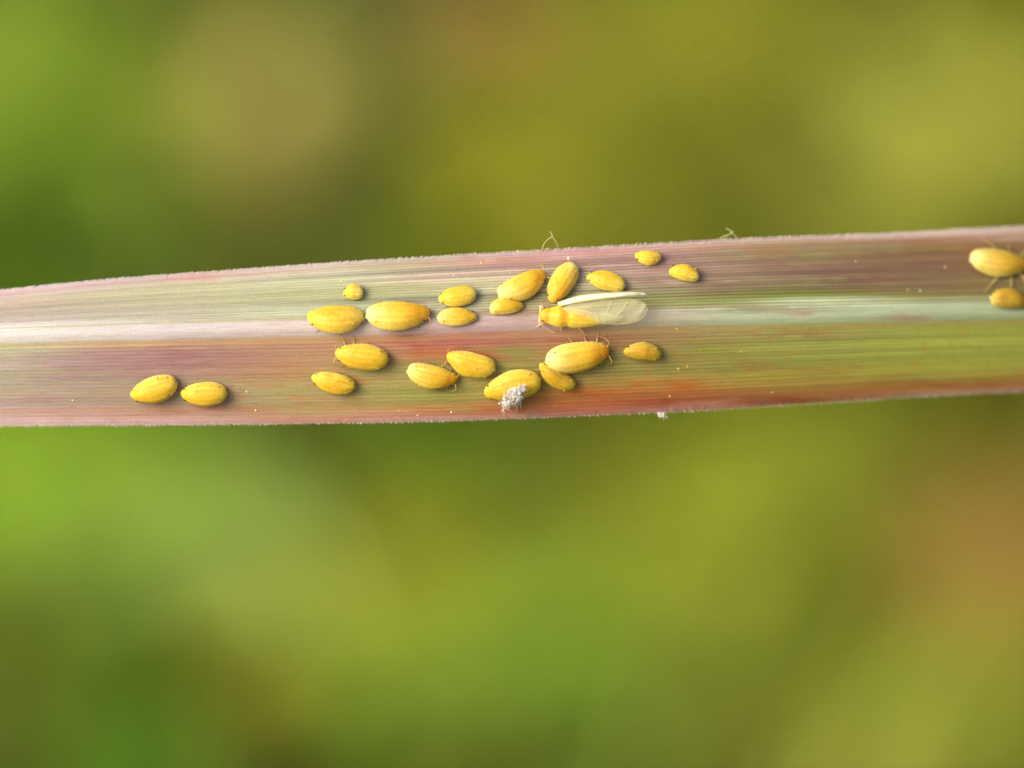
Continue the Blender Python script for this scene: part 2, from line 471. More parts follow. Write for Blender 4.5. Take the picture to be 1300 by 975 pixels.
    # thin yellow line under the midrib and single pale veins
    for (v0, wd, rgb, amt) in [(0.115, 0.018, (206, 168, 110), 0.55), (0.62, 0.012, (198, 178, 96), 0.35), (0.42, 0.010, (190, 176, 100), 0.25),
                               (0.84, 0.012, (206, 140, 70), 0.45), (-0.16, 0.014, (188, 170, 86), 0.5), (-0.9, 0.02, (190, 120, 80), 0.35)]:
        ms = np.exp(-((V - v0) / wd) ** 2) * amt * (0.3 + 0.9 * vnoise(PX / 180, V * 0 + v0 * 50, 90))
        col = col * (1 - ms[..., None]) + np.array(lin(*rgb)) * ms[..., None]
    lum = col @ np.array([0.3, 0.6, 0.1])
    col = lum[..., None] + (col - lum[..., None]) * 1.11
    col = np.clip(col * LEAF_GAIN * np.array([0.95, 1.03, 1.10]), 0.01, 0.82)
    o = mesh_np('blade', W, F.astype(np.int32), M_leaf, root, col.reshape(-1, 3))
    al = o.data.attributes.new('along', 'FLOAT_VECTOR', 'POINT')
    av = np.stack([PX * S, across * 1.1, 0 * PX], -1).reshape(-1, 3).astype(np.float32)
    al.data.foreach_set('vector', av.ravel())
    sm = o.modifiers.new('thickness', 'SOLIDIFY'); sm.thickness = 0.10; sm.offset = -1
    # --- saw teeth along both margins, far too many and small to pick apart
    mb = MB()
    for arr, sgn in ((TOP, -1), (BOT, 1)):
        x = -400.0
        while x < 1700:
            y = float(g(arr, x))
            dp = float(leaf_depth(x, y)) - 0.03
            ln = random.uniform(0.6, 2.2); lean = random.uniform(0.5, 3.0)
            b0 = np.array(inv @ at(x - 2.2, y - sgn * 1.0, dp)); b1 = np.array(inv @ at(x + 2.2, y - sgn * 1.0, dp))
            tip = np.array(inv @ at(x + lean, y + sgn * ln, dp + 0.01)); off = np.array(inv @ at(x, y - sgn * 1.0, dp - 0.05)); on = np.array(inv @ at(x, y - sgn, dp + 0.05))
            c = np.array(lin(236, 222, 214)) * random.uniform(0.45, 0.85)
            mb.add([b0, on, b1, off, tip], [(0, 1, 4), (1, 2, 4), (2, 3, 4), (3, 0, 4)], c)
            x += random.uniform(4.0, 7.5)
    te = mb.build('marginal_teeth', M_teeth, root, smooth=False)
    te['kind'] = 'stuff'
    # --- culm the leaf grows from, beyond the frame
    mb = MB()
    e = np.array(inv @ at(2590, 345, float(leaf_depth(2590, 350)) - 0.3))
    gz = GROUND_Z - root.matrix_world.translation.z
    pts = spline([(e[0] + 4, e[1] + 3, gz), (e[0] + 2.5, e[1] + 2, gz * 0.5), (e[0] + 1, e[1] + 0.8, e[2] - 6), (e[0], e[1], e[2] + 0.2), (e[0] - 0.2, e[1] - 0.2, e[2] + 30)], 8)
    mb.tube(pts, [2.0] * (len(pts) - 10) + list(np.linspace(2.0, 1.3, 10)), lin(150, 150, 80), k=12)
    mb.build('culm', M_stalk, root)
    tag(root, 'long purple-tinged green grass leaf with pale midrib and finely toothed edges', 'leaf')
    return root

GROUND_Z = -250.0
LEAF_GAIN = 0.67
build_leaf()

# ------------------------------------------------------------------ aphids
YEL = lin(234, 202, 64); ORA = lin(220, 150, 16); PAL = lin(238, 230, 150); OLI = lin(198, 172, 40)
LIMB = lin(212, 172, 84); DARK = lin(52, 34, 18)

def aphid_body(mb, L, Wd, H, prof, rs, pale, orange, olive, dots):
    nt_, nf = 84, 56
    s = np.linspace(0, 1, nt_ + 1); t = (1 - np.cos(math.pi * s)) / 2
    f = np.linspace(0, 2 * math.pi, nf, endpoint=False)
    Tt, Ff = np.meshgrid(t, f, indexing='ij')
    a, bt, bh = prof
    fw = np.clip(np.sin(math.pi * np.clip(Tt, 0, 1) ** a), 0, 1) ** (bt + (bh - bt) * sstep(0.25, 0.75, Tt))
    fw = np.clip(fw, 1e-4, 1)
    if dots == 'alate':                     # head, neck, bulky thorax, slim abdomen
        fw = fw * (1 - 0.12 * np.exp(-((Tt - 0.85) / 0.03) ** 2) - 0.12 * np.exp(-((Tt - 0.56) / 0.05) ** 2) + 0.08 * np.exp(-((Tt - 0.70) / 0.07) ** 2))
    else:                                   # slight waist behind the head
        fw = fw * (1 - 0.05 * np.exp(-((Tt - 0.86) / 0.03) ** 2))
    cz, sz = np.cos(Ff), np.sin(Ff)
    # segments and lengthwise ridges
    seg = np.zeros_like(Tt)
    for k in range(10):
        c0 = 0.085 + 0.078 * k
        seg += np.exp(-((Tt - c0) / 0.0115) ** 2)
    side = 0.35 + 0.65 * np.abs(cz) ** 1.5
    ridge = np.zeros_like(Tt)
    for an in (0.30, 0.62, 1.10, math.pi - 0.30, math.pi - 0.62, math.pi - 1.10):
        ridge += np.exp(-((Ff - an) / 0.12) ** 2)
    env = sstep(0.04, 0.16, Tt) * (1 - sstep(0.84, 0.97, Tt))
    lob = np.cos((Tt - 0.085) / 0.078 * 2 * math.pi)
    rad = 1 - 0.010 * seg * side * env - 0.027 * ridge * env - 0.008 * lob * np.abs(cz) ** 6 * env
    rad *= 1 + 0.05 * (vnoise(Tt * 7 + rs, np.abs(cz) * 3 + sz * 2, rs) - 0.5) + 0.10 * (vnoise(Tt * 3 + rs * 3, cz * 1.2 + sz, rs + 9) - 0.5)
    y = 0.5 * Wd * fw * cz * rad
    zt = np.where(sz > 0, H * 0.66 * np.abs(sz) ** 0.92, -H * 0.30 * np.abs(sz) ** 0.7)
    fh = fw ** 0.85 * (1 - 0.12 * sstep(0.7, 1, Tt))
    z = H * 0.36 + zt * fh * rad - 0.05 * H * sstep(0.6, 1, Tt)
    x = (Tt - 0.5) * L
    y = y + 0.13 * Wd * math.sin(rs * 2.3) * ((2 * Tt - 1) ** 2 - 0.3)      # no two lie quite straight
    if dots == 'alate':                     # humped flight muscles
        z = z + H * 0.10 * np.exp(-((Tt - 0.70) / 0.06) ** 2) * np.clip(sz, 0, 1) * (0.6 + 0.4 * np.abs(cz))
    V = np.stack([x, y, z], -1).reshape(-1, 3)
    idx = np.arange((nt_ + 1) * nf).reshape(nt_ + 1, nf)
    nx = np.roll(idx, -1, 1)
    F = np.stack([idx[:-1], idx[1:], nx[1:], nx[:-1]], -1).reshape(-1, 4)
    # pigment, plus a painted pale sheen along the margins
    pw = (1 - sstep(0.0, 0.62, Tt)) * pale
    ow = sstep(0.52, 0.98, Tt) * orange
    col = YEL[None, None] * np.ones(Tt.shape + (1,))
    col = col * (1 - pw[..., None]) + PAL * pw[..., None]
    col = col * (1 - ow[..., None]) + ORA * ow[..., None]
    mo = sstep(0.35, 0.75, fbm(Tt * 5 + rs, Ff * 1.3, rs + 3)) * olive
    col = col * (1 - mo[..., None]) + OLI * mo[..., None]
    m2 = sstep(0.5, 0.72, fbm(Tt * 9 + rs * 5, np.abs(Ff - math.pi / 2) * 2.4, rs + 11)) * 0.22 * env
    col = col * (1 - m2[..., None]) + lin(206, 138, 20) * m2[..., None]
    back = np.exp(-((Ff - math.pi / 2) / 0.33) ** 2) * sstep(0.12, 0.3, Tt) * (1 - sstep(0.7, 0.9, Tt))
    col = col * (1 - 0.36 * back[..., None]) + ORA * 0.36 * back[..., None]
    ln = np.clip(ridge * 0.52 + seg * 0.18 * (0.4 + 0.6 * side), 0, 1) * env
    col = col * (1 - ln[..., None]) + lin(206, 150, 10) * ln[..., None]
    rim_sheen = np.abs(cz) ** 7 * sstep(-0.2, 0.3, sz + 0.3) * 0.6  # translucent, waxy glow of the body margins, painted as paler colour
    col = col * (1 - rim_sheen[..., None]) + (PAL * 0.6 + YEL * 0.4) * rim_sheen[..., None]
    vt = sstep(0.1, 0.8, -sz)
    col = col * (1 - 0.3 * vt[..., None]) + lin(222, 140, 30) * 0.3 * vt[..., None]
    if dots and dots != 'alate':
        r2 = np.random.default_rng(int(rs * 100))
        for k in range(int(dots)):
            t0 = r2.uniform(0.2, 0.92); f0 = r2.uniform(0.25, 2.9)
            q = ((Tt - t0) / 0.011) ** 2 + ((Ff - f0) / 0.05) ** 2
            ms = np.exp(-q)[..., None] * 0.55
            col = col * (1 - ms) + lin(120, 74, 10) * ms
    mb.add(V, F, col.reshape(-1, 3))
    # cauda: little tail plate
    mb.blob((-L * 0.485, 0, H * 0.34), (0.035 * L, 0.10 * Wd, 0.08 * H), PAL * 0.9 + YEL * 0.1, 12, 8)
    # beak tucked under the head
    mb.tube([(L * 0.40, 0, H * 0.2), (L * 0.33, 0, 0.0), (L * 0.28, 0, -0.04)], [0.03, 0.02, 0.012], LIMB)

def surface_at(root, x, y):
    """local z of the leaf under local point (x, y) of a thing standing on it"""
    p = root.matrix_world @ Vector((x, y, 0))
    for _ in range(3):
        rel = p
        d = -rel.dot(FW); k = (D - d) / D
        px = rel.dot(RT) / (S * k) + 650; py = 487.5 - rel.dot(UP) / (S * k)
        dd = float(leaf_depth(px, py)) - d
        n = -FW
        rn = root.matrix_world.to_3x3() @ Vector((0, 0, 1))
        p = p + rn * (dd / max(0.3, rn.dot(n)))
    return (root.matrix_world.inverted() @ p).z

APHIDS = []
def aphid(tail, head, wd, label, pale=0.5, orange=0.5, olive=0.2, dots=0, prof=(0.88, 0.42, 0.52), hf=0.60, spread=0.16, eyes=(1, 1), ant=(0, 0), legs=None, lift=0.0, tilt=0.0, antlen=0.32, dim=1.0):
    tail = np.array(tail, float); head = np.array(head, float)
    cpx = (tail + head) / 2
    L = float(np.linalg.norm(head - tail)) * S * 1.02
    Wd = wd * S * 1.07; H = Wd * hf
    # base point: the body centre (0.4 H above the skin) shall project on cpx
    bx, by = cpx
    for _ in range(4):
        p, ax, n = leaf_frame(bx, by)
        disp = n * (H * 0.42 + lift)
        bx = cpx[0] - disp.dot(RT) / S; by = cpx[1] + disp.dot(UP) / S
    p, ax, n = leaf_frame(bx, by)
    dr = RT * (head[0] - tail[0]) - UP * (head[1] - tail[1])
    dr = (dr - n * dr.dot(n))
    # keep the seen direction: lift dr back along the view so that it lies in the skin
    d0 = RT * (head[0] - tail[0]) - UP * (head[1] - tail[1])
    dr = (d0 - FW * (-(d0.dot(n)) / (-FW).dot(n)) * 1.0).normalized() if abs(FW.dot(n)) > 0.2 else dr.normalized()
    dr = (dr - n * dr.dot(n)).normalized()
    if tilt: dr = (dr + n * tilt).normalized()
    yv = n.cross(dr).normalized(); zv = dr.cross(yv).normalized()
    M = Matrix(((dr.x, yv.x, zv.x, 0), (dr.y, yv.y, zv.y, 0), (dr.z, yv.z, zv.z, 0), (0, 0, 0, 1)))
    M.translation = p + n * lift
    root = empty('aphid', M)
    rs = 1.7 * len(APHIDS) + 0.3
    mb = MB()
    aphid_body(mb, L, Wd, H, prof, rs, pale, orange, olive, dots)
    mb.c[0] *= dim * 0.9  # dim: weaker light on some aphids, painted in as darker skin
    r2 = random.Random(len(APHIDS) * 13 + 5)
    # legs: femur out and up, shin down to the leaf, foot
    k = 0
    for (tx, bxk, fwd) in ((0.80, 0.40, 0.14), (0.66, 0.10, 0.0), (0.54, -0.10, -0.20)):
        for sd in (-1, 1):
            sp = spread * r2.uniform(0.9, 1.12)
            if legs and (k in legs): sp *= legs[k]
            x0 = (tx - 0.5) * L
            foot = np.array([x0 + fwd * L * sp / 0.6 + r2.uniform(-.03, .03) * L, sd * Wd * (0.18 + sp), 0])
            foot[2] = surface_at(root, foot[0], foot[1]) + 0.012
            hip = np.array([x0, sd * Wd * 0.22, H * 0.14])
            knee = hip * 0.45 + foot * 0.55; knee[2] = max(H * (0.05 + 0.3 * max(0, sp - 0.3)), foot[2] + 0.05)
            rr = 0.010 + 0.007 * Wd
            toe = foot + np.array([fwd * 0.3, sd * 0.03, 0])
            pts = spline([hip, hip * 0.5 + knee * 0.5 + np.array([0, 0, 0.02]), knee, knee * 0.45 + foot * 0.55, foot, toe], 4)
            m_ = len(pts)
            rad = np.interp(np.linspace(0, 1, m_), [0, 0.25, 0.45, 0.85, 1], [rr * 1.25, rr * 1.2, rr * 0.8, rr * 0.6, rr * 0.45])
            tt = np.linspace(0, 1, m_)[:, None]
            cc = LIMB * (1 - sstep(0.78, 0.95, tt)) + lin(120, 86, 40) * sstep(0.78, 0.95, tt)
            mb.tube(pts, list(rad), cc, 6)
            k += 1
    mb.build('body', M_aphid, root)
    er = 0.020 + 0.010 * Wd
    for sd, on in zip((-1, 1), eyes):
        if not on: continue
        th = (0.905 ** prof[0]) * math.pi
        hw = 0.5 * Wd * math.sin(th) ** prof[2]
        e = MB(); e.blob((0.405 * L, sd * hw * 0.90, H * 0.46), (er * 1.1, er * 0.8, er), lin(58, 30, 14), 10, 7)
        e.build('eye', M_eye, root)
    for sd, on in zip((-1, 1), ant):
        if not on: continue
        a0 = np.array([0.475 * L, sd * 0.13 * Wd, H * 0.42])
        q1 = np.array([0.50 * L, sd * (0.34 * Wd), H * 0.52])
        q2 = np.array([0.38 * L, sd * (0.50 * Wd), 0.0]); q2[2] = surface_at(root, q2[0], q2[1]) + 0.10
        q3 = np.array([(0.44 - antlen) * L, sd * (0.54 * Wd + 0.02), 0.0]); q3[2] = surface_at(root, q3[0], q3[1]) + 0.05
        pts = spline([a0, q1, q2, q3], 7); m_ = len(pts)
        tt = np.linspace(0, 1, m_)[:, None]
        am = MB(); am.tube(pts, list(np.linspace(0.011, 0.005, m_)), LIMB * (1 - tt) + lin(110, 84, 50) * tt, 6)
        am.build('antenna', M_limb, root)
    for sd in (-1, 1):
        c0 = np.array([-0.30 * L, sd * 0.26 * Wd, H * 0.70]); c1 = c0 + np.array([-0.07 * L, sd * 0.09 * Wd, 0.06 * H])
        cm = MB(); cm.tube([c0, c0 * .5 + c1 * .5, c1], [0.020, 0.017, 0.015], np.array([YEL, YEL * 0.8, lin(110, 80, 30)]), 7)
        cm.build('cornicle', M_limb, root)
    tag(root, label, 'aphid', 'yellow aphids feeding on the grass leaf')
    APHIDS.append(root)
    return root

# tail pixel, head pixel, width in pixels
aphid((461, 371), (436, 371), 20, 'tiny pale yellow aphid nymph above the plump aphid resting on the midrib edge', pale=0.8, orange=0.1, hf=0.7, antlen=0.4)
aphid((461, 404), (391, 404), 35, 'plump ribbed golden aphid on the midrib behind the large orange-headed one', pale=0.25, orange=0.15, olive=0.25, prof=(0.92, 0.45, 0.45))
aphid((466, 401), (545, 398), 37, 'large pale-tailed aphid with orange head and black eye standing on the midrib', ant=(1, 1), pale=0.85, orange=0.85, olive=0.05, prof=(0.84, 0.50, 0.44), antlen=0.45)
aphid((604, 372), (557, 380), 26, 'small yellow aphid with dark eye, upper of a close pair side by side', pale=0.3, orange=0.2, olive=0.35)
aphid((556, 403), (605, 401), 23, 'small pale lemon aphid, lower of a close pair, touching the midrib', pale=0.85, orange=0.4, olive=0.3)
aphid((634, 377), (694, 347), 32, 'big slanting yellow aphid with orange head beside the winged aphid cluster', ant=(1, 1), pale=0.7, orange=0.8, olive=0.0)
aphid((622, 391), (664, 386), 22, 'small olive-yellow aphid in the shade beneath the big slanting one', pale=0.55, orange=0.6, olive=0.6)
aphid((729, 333), (698, 384), 29, 'speckled yellow aphid standing nearly crosswise with head against the winged aphid', pale=0.6, orange=0.7, olive=0.1, dots=26)
aphid((793, 363), (745, 350), 25, 'yellow aphid just above the winged aphid’s upright white wing', pale=0.2, orange=0.35, olive=0.3, dots=8)
aphid((839, 328), (806, 325), 19, 'tiny rounded yellow aphid closest to the leaf’s upper toothed edge', pale=0.35, orange=0.25, prof=(0.95, 0.44, 0.48), hf=0.75, antlen=0.35)
aphid((887, 351), (850, 342), 21, 'tiny rounded yellow aphid alone beyond the wing tips of the winged aphid', pale=0.3, orange=0.3, prof=(0.95, 0.44, 0.48), hf=0.75, antlen=0.35)
aphid((492, 457), (426, 449), 33, 'deep golden aphid with pale raised legs just below the midrib, beside a red blotch', ant=(1, 1), pale=0.0, orange=0.3, olive=0.2, dots=6, spread=0.28, legs={0: 1.7, 2: 1.5}, prof=(0.88, 0.41, 0.52))
aphid((450, 492), (396, 480), 26, 'smaller deep yellow aphid below the golden one with raised legs', pale=0.05, orange=0.15, olive=0.5, dots=5)
aphid((518, 472), (580, 484), 30, 'pale-tailed aphid whose orange head points at its neighbour’s side', ant=(1, 1), pale=0.75, orange=0.9, olive=0.2, spread=0.30)
aphid((627, 470), (567, 454), 31, 'golden ribbed aphid with dark eye between midrib and pale-tailed neighbour', ant=(1, 1), pale=0.05, orange=0.25, olive=0.4, dots=3)
aphid((685, 482), (615, 499), 37, 'olive-gold speckled aphid with a white tuft on its side', pale=0.0, orange=0.25, olive=0.6, dots=30)
aphid((694, 460), (773, 446), 38, 'largest plump aphid, whitish tail and deep orange head, below the winged aphid', ant=(1, 1), pale=1.0, orange=1.0, olive=0.1, prof=(0.84, 0.50, 0.44), spread=0.4)
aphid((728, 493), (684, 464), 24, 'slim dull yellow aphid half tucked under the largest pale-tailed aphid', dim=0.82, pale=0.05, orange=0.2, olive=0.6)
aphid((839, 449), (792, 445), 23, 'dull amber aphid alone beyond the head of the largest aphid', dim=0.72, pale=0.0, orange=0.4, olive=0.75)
aphid((225, 486), (167, 504), 32, 'golden oval aphid with a white droplet on its back near the lower edge', pale=0.1, orange=0.2, olive=0.15, prof=(0.88, 0.41, 0.52))
aphid((288, 500), (230, 501), 30, 'ribbed golden oval aphid beside the one carrying a white droplet', pale=0.1, orange=0.15, olive=0.3, prof=(0.88, 0.41, 0.52))
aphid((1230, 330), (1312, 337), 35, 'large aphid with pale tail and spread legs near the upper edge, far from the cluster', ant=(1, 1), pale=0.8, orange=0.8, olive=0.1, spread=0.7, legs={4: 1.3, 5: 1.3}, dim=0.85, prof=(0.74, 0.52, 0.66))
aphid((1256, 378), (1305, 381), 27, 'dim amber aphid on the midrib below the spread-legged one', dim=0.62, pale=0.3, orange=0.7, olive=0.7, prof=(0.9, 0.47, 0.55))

# ------------------------------------------------------------------ winged aphid
def winged_aphid():
    tail = np.array((768., 408.)); head = np.array((684., 400.))
    c = (tail + head) / 2
    H = 0.40; Wd = 28 * S; L = float(np.linalg.norm(tail - head)) * S
    bx, by = c
    for _ in range(4):
        p, ax, n = leaf_frame(bx, by); disp = n * (H * 0.42)
        bx = c[0] - disp.dot(RT) / S; by = c[1] + disp.dot(UP) / S
    p, ax, n = leaf_frame(bx, by)
    d0 = RT * (head[0] - tail[0]) - UP * (head[1] - tail[1])
    dr = (d0 - n * d0.dot(n)).normalized()
    yv = n.cross(dr).normalized(); zv = dr.cross(yv).normalized()
    M = Matrix(((dr.x, yv.x, zv.x, 0), (dr.y, yv.y, zv.y, 0), (dr.z, yv.z, zv.z, 0), (0, 0, 0, 1)))
    M.translation = p + n * 0.02
    root = empty('winged_aphid', M); inv = M.inverted()
    mb = MB()
    aphid_body(mb, L, Wd, H, (1.15, 0.60, 0.36), 77.7, 0.3, 0.75, 0.0, 'alate')
    r2 = random.Random(4)
    for tx, fwd in ((0.84, 0.14), (0.66, -0.02), (0.55, -0.22)):
        for sd in (-1, 1):
            x0 = (tx - 0.5) * L
            foot = np.array([x0 + fwd * L * 1.3, sd * Wd * r2.uniform(0.50, 0.64), 0]); foot[2] = surface_at(root, foot[0], foot[1]) + 0.012
            hip = np.array([x0, sd * Wd * 0.2, H * 0.12]); knee = hip * 0.45 + foot * 0.55; knee[2] = H * 0.2
            pts = spline([hip, knee, knee * .4 + foot * .6, foot], 6); m_ = len(pts)
            mb.tube(pts, list(np.linspace(0.022, 0.010, m_)), lin(240, 206, 130), 6)
    mb.build('body', M_aphid, root)
    for sd in (-1, 1):
        e = MB(); e.blob((0.43 * L, sd * 0.30 * Wd, H * 0.5), (0.035, 0.03, 0.035), lin(140, 80, 20), 10, 7); e.build('eye', M_eye, root)
        a = MB()
        q = np.array([0.34 * L, sd * (0.56 * Wd), 0.]); q[2] = surface_at(root, q[0], q[1]) + 0.1
        q2 = np.array([0.20 * L, sd * (0.66 * Wd), 0.]); q2[2] = surface_at(root, q2[0], q2[1]) + 0.05
        pts = spline([(0.48 * L, sd * 0.12 * Wd, H * 0.45), (0.47 * L, sd * 0.42 * Wd, H * 0.5), q, q2], 7)
        a.tube(pts, list(np.linspace(0.024, 0.009, len(pts))), lin(244, 206, 150), 6); a.build('antenna', M_limb, root)
    # wings: outline and veins given as photo pixels plus height above the leaf (mm)
    def W3(px, py, h):
        return np.array(inv @ at(px, py, float(leaf_depth(px, py)) + h))
    def wing(name, top, low, veins, nseg=26, k=9, vr=0.0055, mat=None):
        tp = np.array(spline(top, nseg // (len(top) - 1))); lw = np.array(spline(low, nseg // (len(low) - 1)))
        m_ = min(len(tp), len(lw))
        tp = tp[np.linspace(0, len(tp) - 1, m_).astype(int)]; lw = lw[np.linspace(0, len(lw) - 1, m_).astype(int)]
        V = []; F = []
        for i in range(m_):
            for j in range(k):
                u = j / (k - 1)
                q = tp[i] * (1 - u) + lw[i] * u
                q = np.array(q); q[2] += 0.035 * math.sin(math.pi * u) + 0.012 * math.sin(i * 0.9 + j * 0.7)
                V.append(W3(*q))
        for i in range(m_ - 1):
            for j in range(k - 1):
                F.append((i * k + j, (i + 1) * k + j, (i + 1) * k + j + 1, i * k + j + 1))
        o = mesh_np(name, np.array(V), F, mat or M_wing, root)
        sd = o.modifiers.new('thickness', 'SOLIDIFY'); sd.thickness = 0.008
        for vn in veins:
            vb = MB(); pts = spline(vn, 6)
            pts = [W3(*q) for q in pts]
            vb.tube(pts, list(np.linspace(vr * 1.2, vr * 0.55, len(pts))), lin(232, 220, 150), 6)
            vb.build('vein', M_limb, o)
        return o
    # wing lying roof-like over the body, broad side to the camera
    wing('forewing',
         [(712, 392, 0.42), (738, 384, 0.62), (775, 379, 0.66), (806, 380.5, 0.58), (818, 385, 0.50), (822, 391, 0.42)],
         [(712, 396, 0.40), (740, 405, 0.34), (770, 411, 0.28), (800, 410, 0.26), (816, 403, 0.32), (822, 393, 0.40)],
         [[(712, 392, 0.43), (738, 384, 0.63), (775, 379, 0.67), (806, 380.5, 0.59), (818, 385, 0.51), (822, 391, 0.43)],
          [(712, 396, 0.41), (740, 405, 0.35), (770, 411, 0.29), (800, 410, 0.27), (816, 403, 0.33), (822, 393, 0.41)],
          [(714, 394, 0.44), (745, 390, 0.60), (780, 386, 0.64), (812, 385, 0.54)],
          [(748, 390, 0.58), (756, 398, 0.50), (762, 409, 0.32)],
          [(776, 382, 0.66), (772, 392, 0.58), (766, 404, 0.40)],
          [(797, 382, 0.62), (790, 393, 0.54), (783, 400, 0.44), (781, 409, 0.30)],
          [(783, 399, 0.47), (797, 393, 0.52), (818, 391, 0.46)]])
    # wing held upright, seen on edge
    wing('forewing',
         [(708, 385, 0.50), (735, 376.5, 0.62), (765, 373, 0.70), (795, 371, 0.68), (821, 372, 0.55)],
         [(709, 388, 0.52), (735, 382.5, 0.72), (765, 378.5, 0.80), (795, 375.5, 0.75), (821, 374.5, 0.57)],
         [[(708, 385, 0.50), (735, 376.5, 0.62), (765, 373, 0.70), (795, 371, 0.68), (821, 372, 0.55)],
          [(709, 388, 0.52), (735, 382.5, 0.72), (765, 378.5, 0.80), (795, 375.5, 0.75), (821, 374.5, 0.57)],
          [(709, 386.5, 0.53), (740, 380, 0.72), (770, 377, 0.79), (812, 373.5, 0.68)]], vr=0.020, mat=M_wing2)
    # small hind wing under the broad one
    wing('hindwing',
         [(716, 396, 0.36), (740, 396, 0.40), (766, 396, 0.38), (792, 401, 0.30)],
         [(716, 398, 0.34), (740, 409, 0.24), (766, 413, 0.20), (792, 404, 0.28)],
         [[(716, 397, 0.37), (742, 402, 0.35), (770, 405, 0.30), (790, 403, 0.30)]], nseg=18, k=6)
    tag(root, 'winged yellow aphid with translucent veined wings resting across the pale midrib', 'aphid')
winged_aphid()

# ------------------------------------------------------------------ small debris
def on_leaf(name, px, py, h=0.0):
    p, ax, n = leaf_frame(px, py)
    yv = n.cross(ax).normalized()
    M = Matrix(((ax.x, yv.x, n.x, 0), (ax.y, yv.y, n.y, 0), (ax.z, yv.z, n.z, 0), (0, 0, 0, 1)))
    M.translation = p + n * h
    return empty(name, M)

def shed_skin():
    root = on_leaf('shed_skin', 652, 512, 0.02); inv = root.matrix_world.inverted()
    Q = lambda px, py, h: np.array(inv @ at(px, py, float(leaf_depth(px, py)) + h))
    WHT = lin(250, 247, 242)
    mb = MB()
    rr = random.Random(3)
    # crumpled husk from the low tip up over the aphid's flank
    for (px, py, h, r) in [(637, 510, 0.20, 0.06), (642, 509, 0.28, 0.10), (648, 506, 0.40, 0.14), (653, 501, 0.52, 0.17), (657, 497, 0.60, 0.16), (660, 501, 0.52, 0.14), (655, 507, 0.40, 0.14), (650, 497, 0.56, 0.12), (662, 494, 0.58, 0.09)]:
        for _ in range(12):
            c = Q(px + rr.uniform(-4, 4), py + rr.uniform(-3.5, 3.5), h + rr.uniform(-.07, .07))
            mb.blob(c, np.array([r, r * 0.8, r * 0.7]) * rr.uniform(0.18, 0.45), WHT * rr.uniform(0.75, 1.0), 8, 6, bump=0.9)
    o = mb.build('husk', M_wax, root); o['kind'] = 'stuff'
    fb = MB()
    for _ in range(260):
        px = rr.uniform(638, 666); py = 514 - (px - 634) * 0.6 + rr.uniform(-8, 9)
        a = rr.uniform(0, 6.28); ln = rr.uniform(3, 8)
        h = rr.uniform(0.3, 0.62)
        pts = spline([(px, py, h), (px + ln * .5 * math.cos(a) + rr.uniform(-1, 1), py + ln * .5 * math.sin(a), h + 0.07), (px + ln * math.cos(a), py + ln * math.sin(a), h + rr.uniform(-.05, .1))], 3)
        fb.tube([Q(*q) for q in pts], list(np.linspace(0.011, 0.004, len(pts))), WHT, 4)
    f = fb.build('wool', M_wax, root); f['kind'] = 'stuff'
    for leg in ([(646, 508, 0.3), (645, 515, 0.18), (646, 519, 0.03)], [(656, 506, 0.3), (656, 515, 0.22), (657, 522, 0.03)], [(659, 504, 0.3), (661, 513, 0.2), (661, 518, 0.03)], [(640, 510, 0.22), (635, 508, 0.16), (632, 508, 0.12)]):
        lb = MB(); pts = spline(leg, 5)
        lb.tube([Q(*q) for q in pts], list(np.linspace(0.030, 0.012, len(pts))), WHT * 0.85, 6); lb.build('leg', M_wax, root)
    tag(root, 'crumpled white woolly shed skin clinging to the side of a speckled aphid', 'shed skin')
shed_skin()

def fibre(px, py, strands, label, group=None, rad=0.010):
    root = on_leaf('plant_fibre', px, py); inv = root.matrix_world.inverted()
    mb = MB(); base = float(leaf_depth(px, py))
    for st in strands:
        pts = spline(st, 6)
        pts = [np.array(inv @ at(x, y, base + h)) for x, y, h in pts]
        n = len(pts)
        mb.tube(pts, [rad * (0.75 + 0.5 * math.sin(i * 1.3) ** 2) for i in range(n)], lin(214, 214, 150), 6)
    mb.build('strand', M_wax, root)
    tag(root, label, 'fibre', group)
fibre(692, 318, [[(688.5, 317, 0), (690, 311, .05), (694, 305, .1), (700, 301, .1), (701, 298, .1), (698, 293.5, .12)], [(701, 300, .1), (705, 306, .08), (709, 314, 0)], [(692, 318, 0), (696, 315, .03), (697, 318, 0)]],
      'thin forked pale fibre standing up from the leaf’s upper edge above the speckled aphid', 'pale fibres caught on the upper edge')
fibre(925, 304, [[(914, 303, 0), (919, 300, .05), (925, 298.5, .1), (929, 295, .1), (926, 292, .12), (921.5, 289.5, .12)], [(927, 296, .1), (931, 293.5, .08)], [(929, 296, .1), (933, 299, .04), (936, 303, 0)], [(926, 292, .1), (931, 295, .1)]],
      'short knotted whitish fibre caught on the bare stretch of upper edge', 'pale fibres caught on the upper edge', 0.013)

def fluff(px, py, label):
    root = on_leaf('fluff_tuft', px, py); inv = root.matrix_world.inverted()
    mb = MB(); rr = random.Random(9); base = float(leaf_depth(px, py))
    for _ in range(9):
        c = np.array(inv @ at(px + rr.uniform(-5, 4), py + rr.uniform(-1.5, 2.5), base + rr.uniform(-.02, .06)))
        mb.blob(c, np.array([.05, .035, .035]) * rr.uniform(.5, 1.1), lin(236, 234, 228), 8, 6, bump=.5)
    for _ in range(14):
        x, y = px + rr.uniform(-5, 4), py + rr.uniform(-1, 2); a = rr.uniform(0, 6.28)
        mb.tube([np.array(inv @ at(x + k * 2.2 * math.cos(a), y + k * 2.2 * math.sin(a) + k * .3, base + .03)) for k in range(3)], [.012, .009, .005], lin(236, 234, 228), 4)
    mb.build('wool', M_wax, root)
    tag(root, label, 'fluff')
fluff(841, 526, 'tiny white fluff stuck on the leaf’s lower toothed edge')

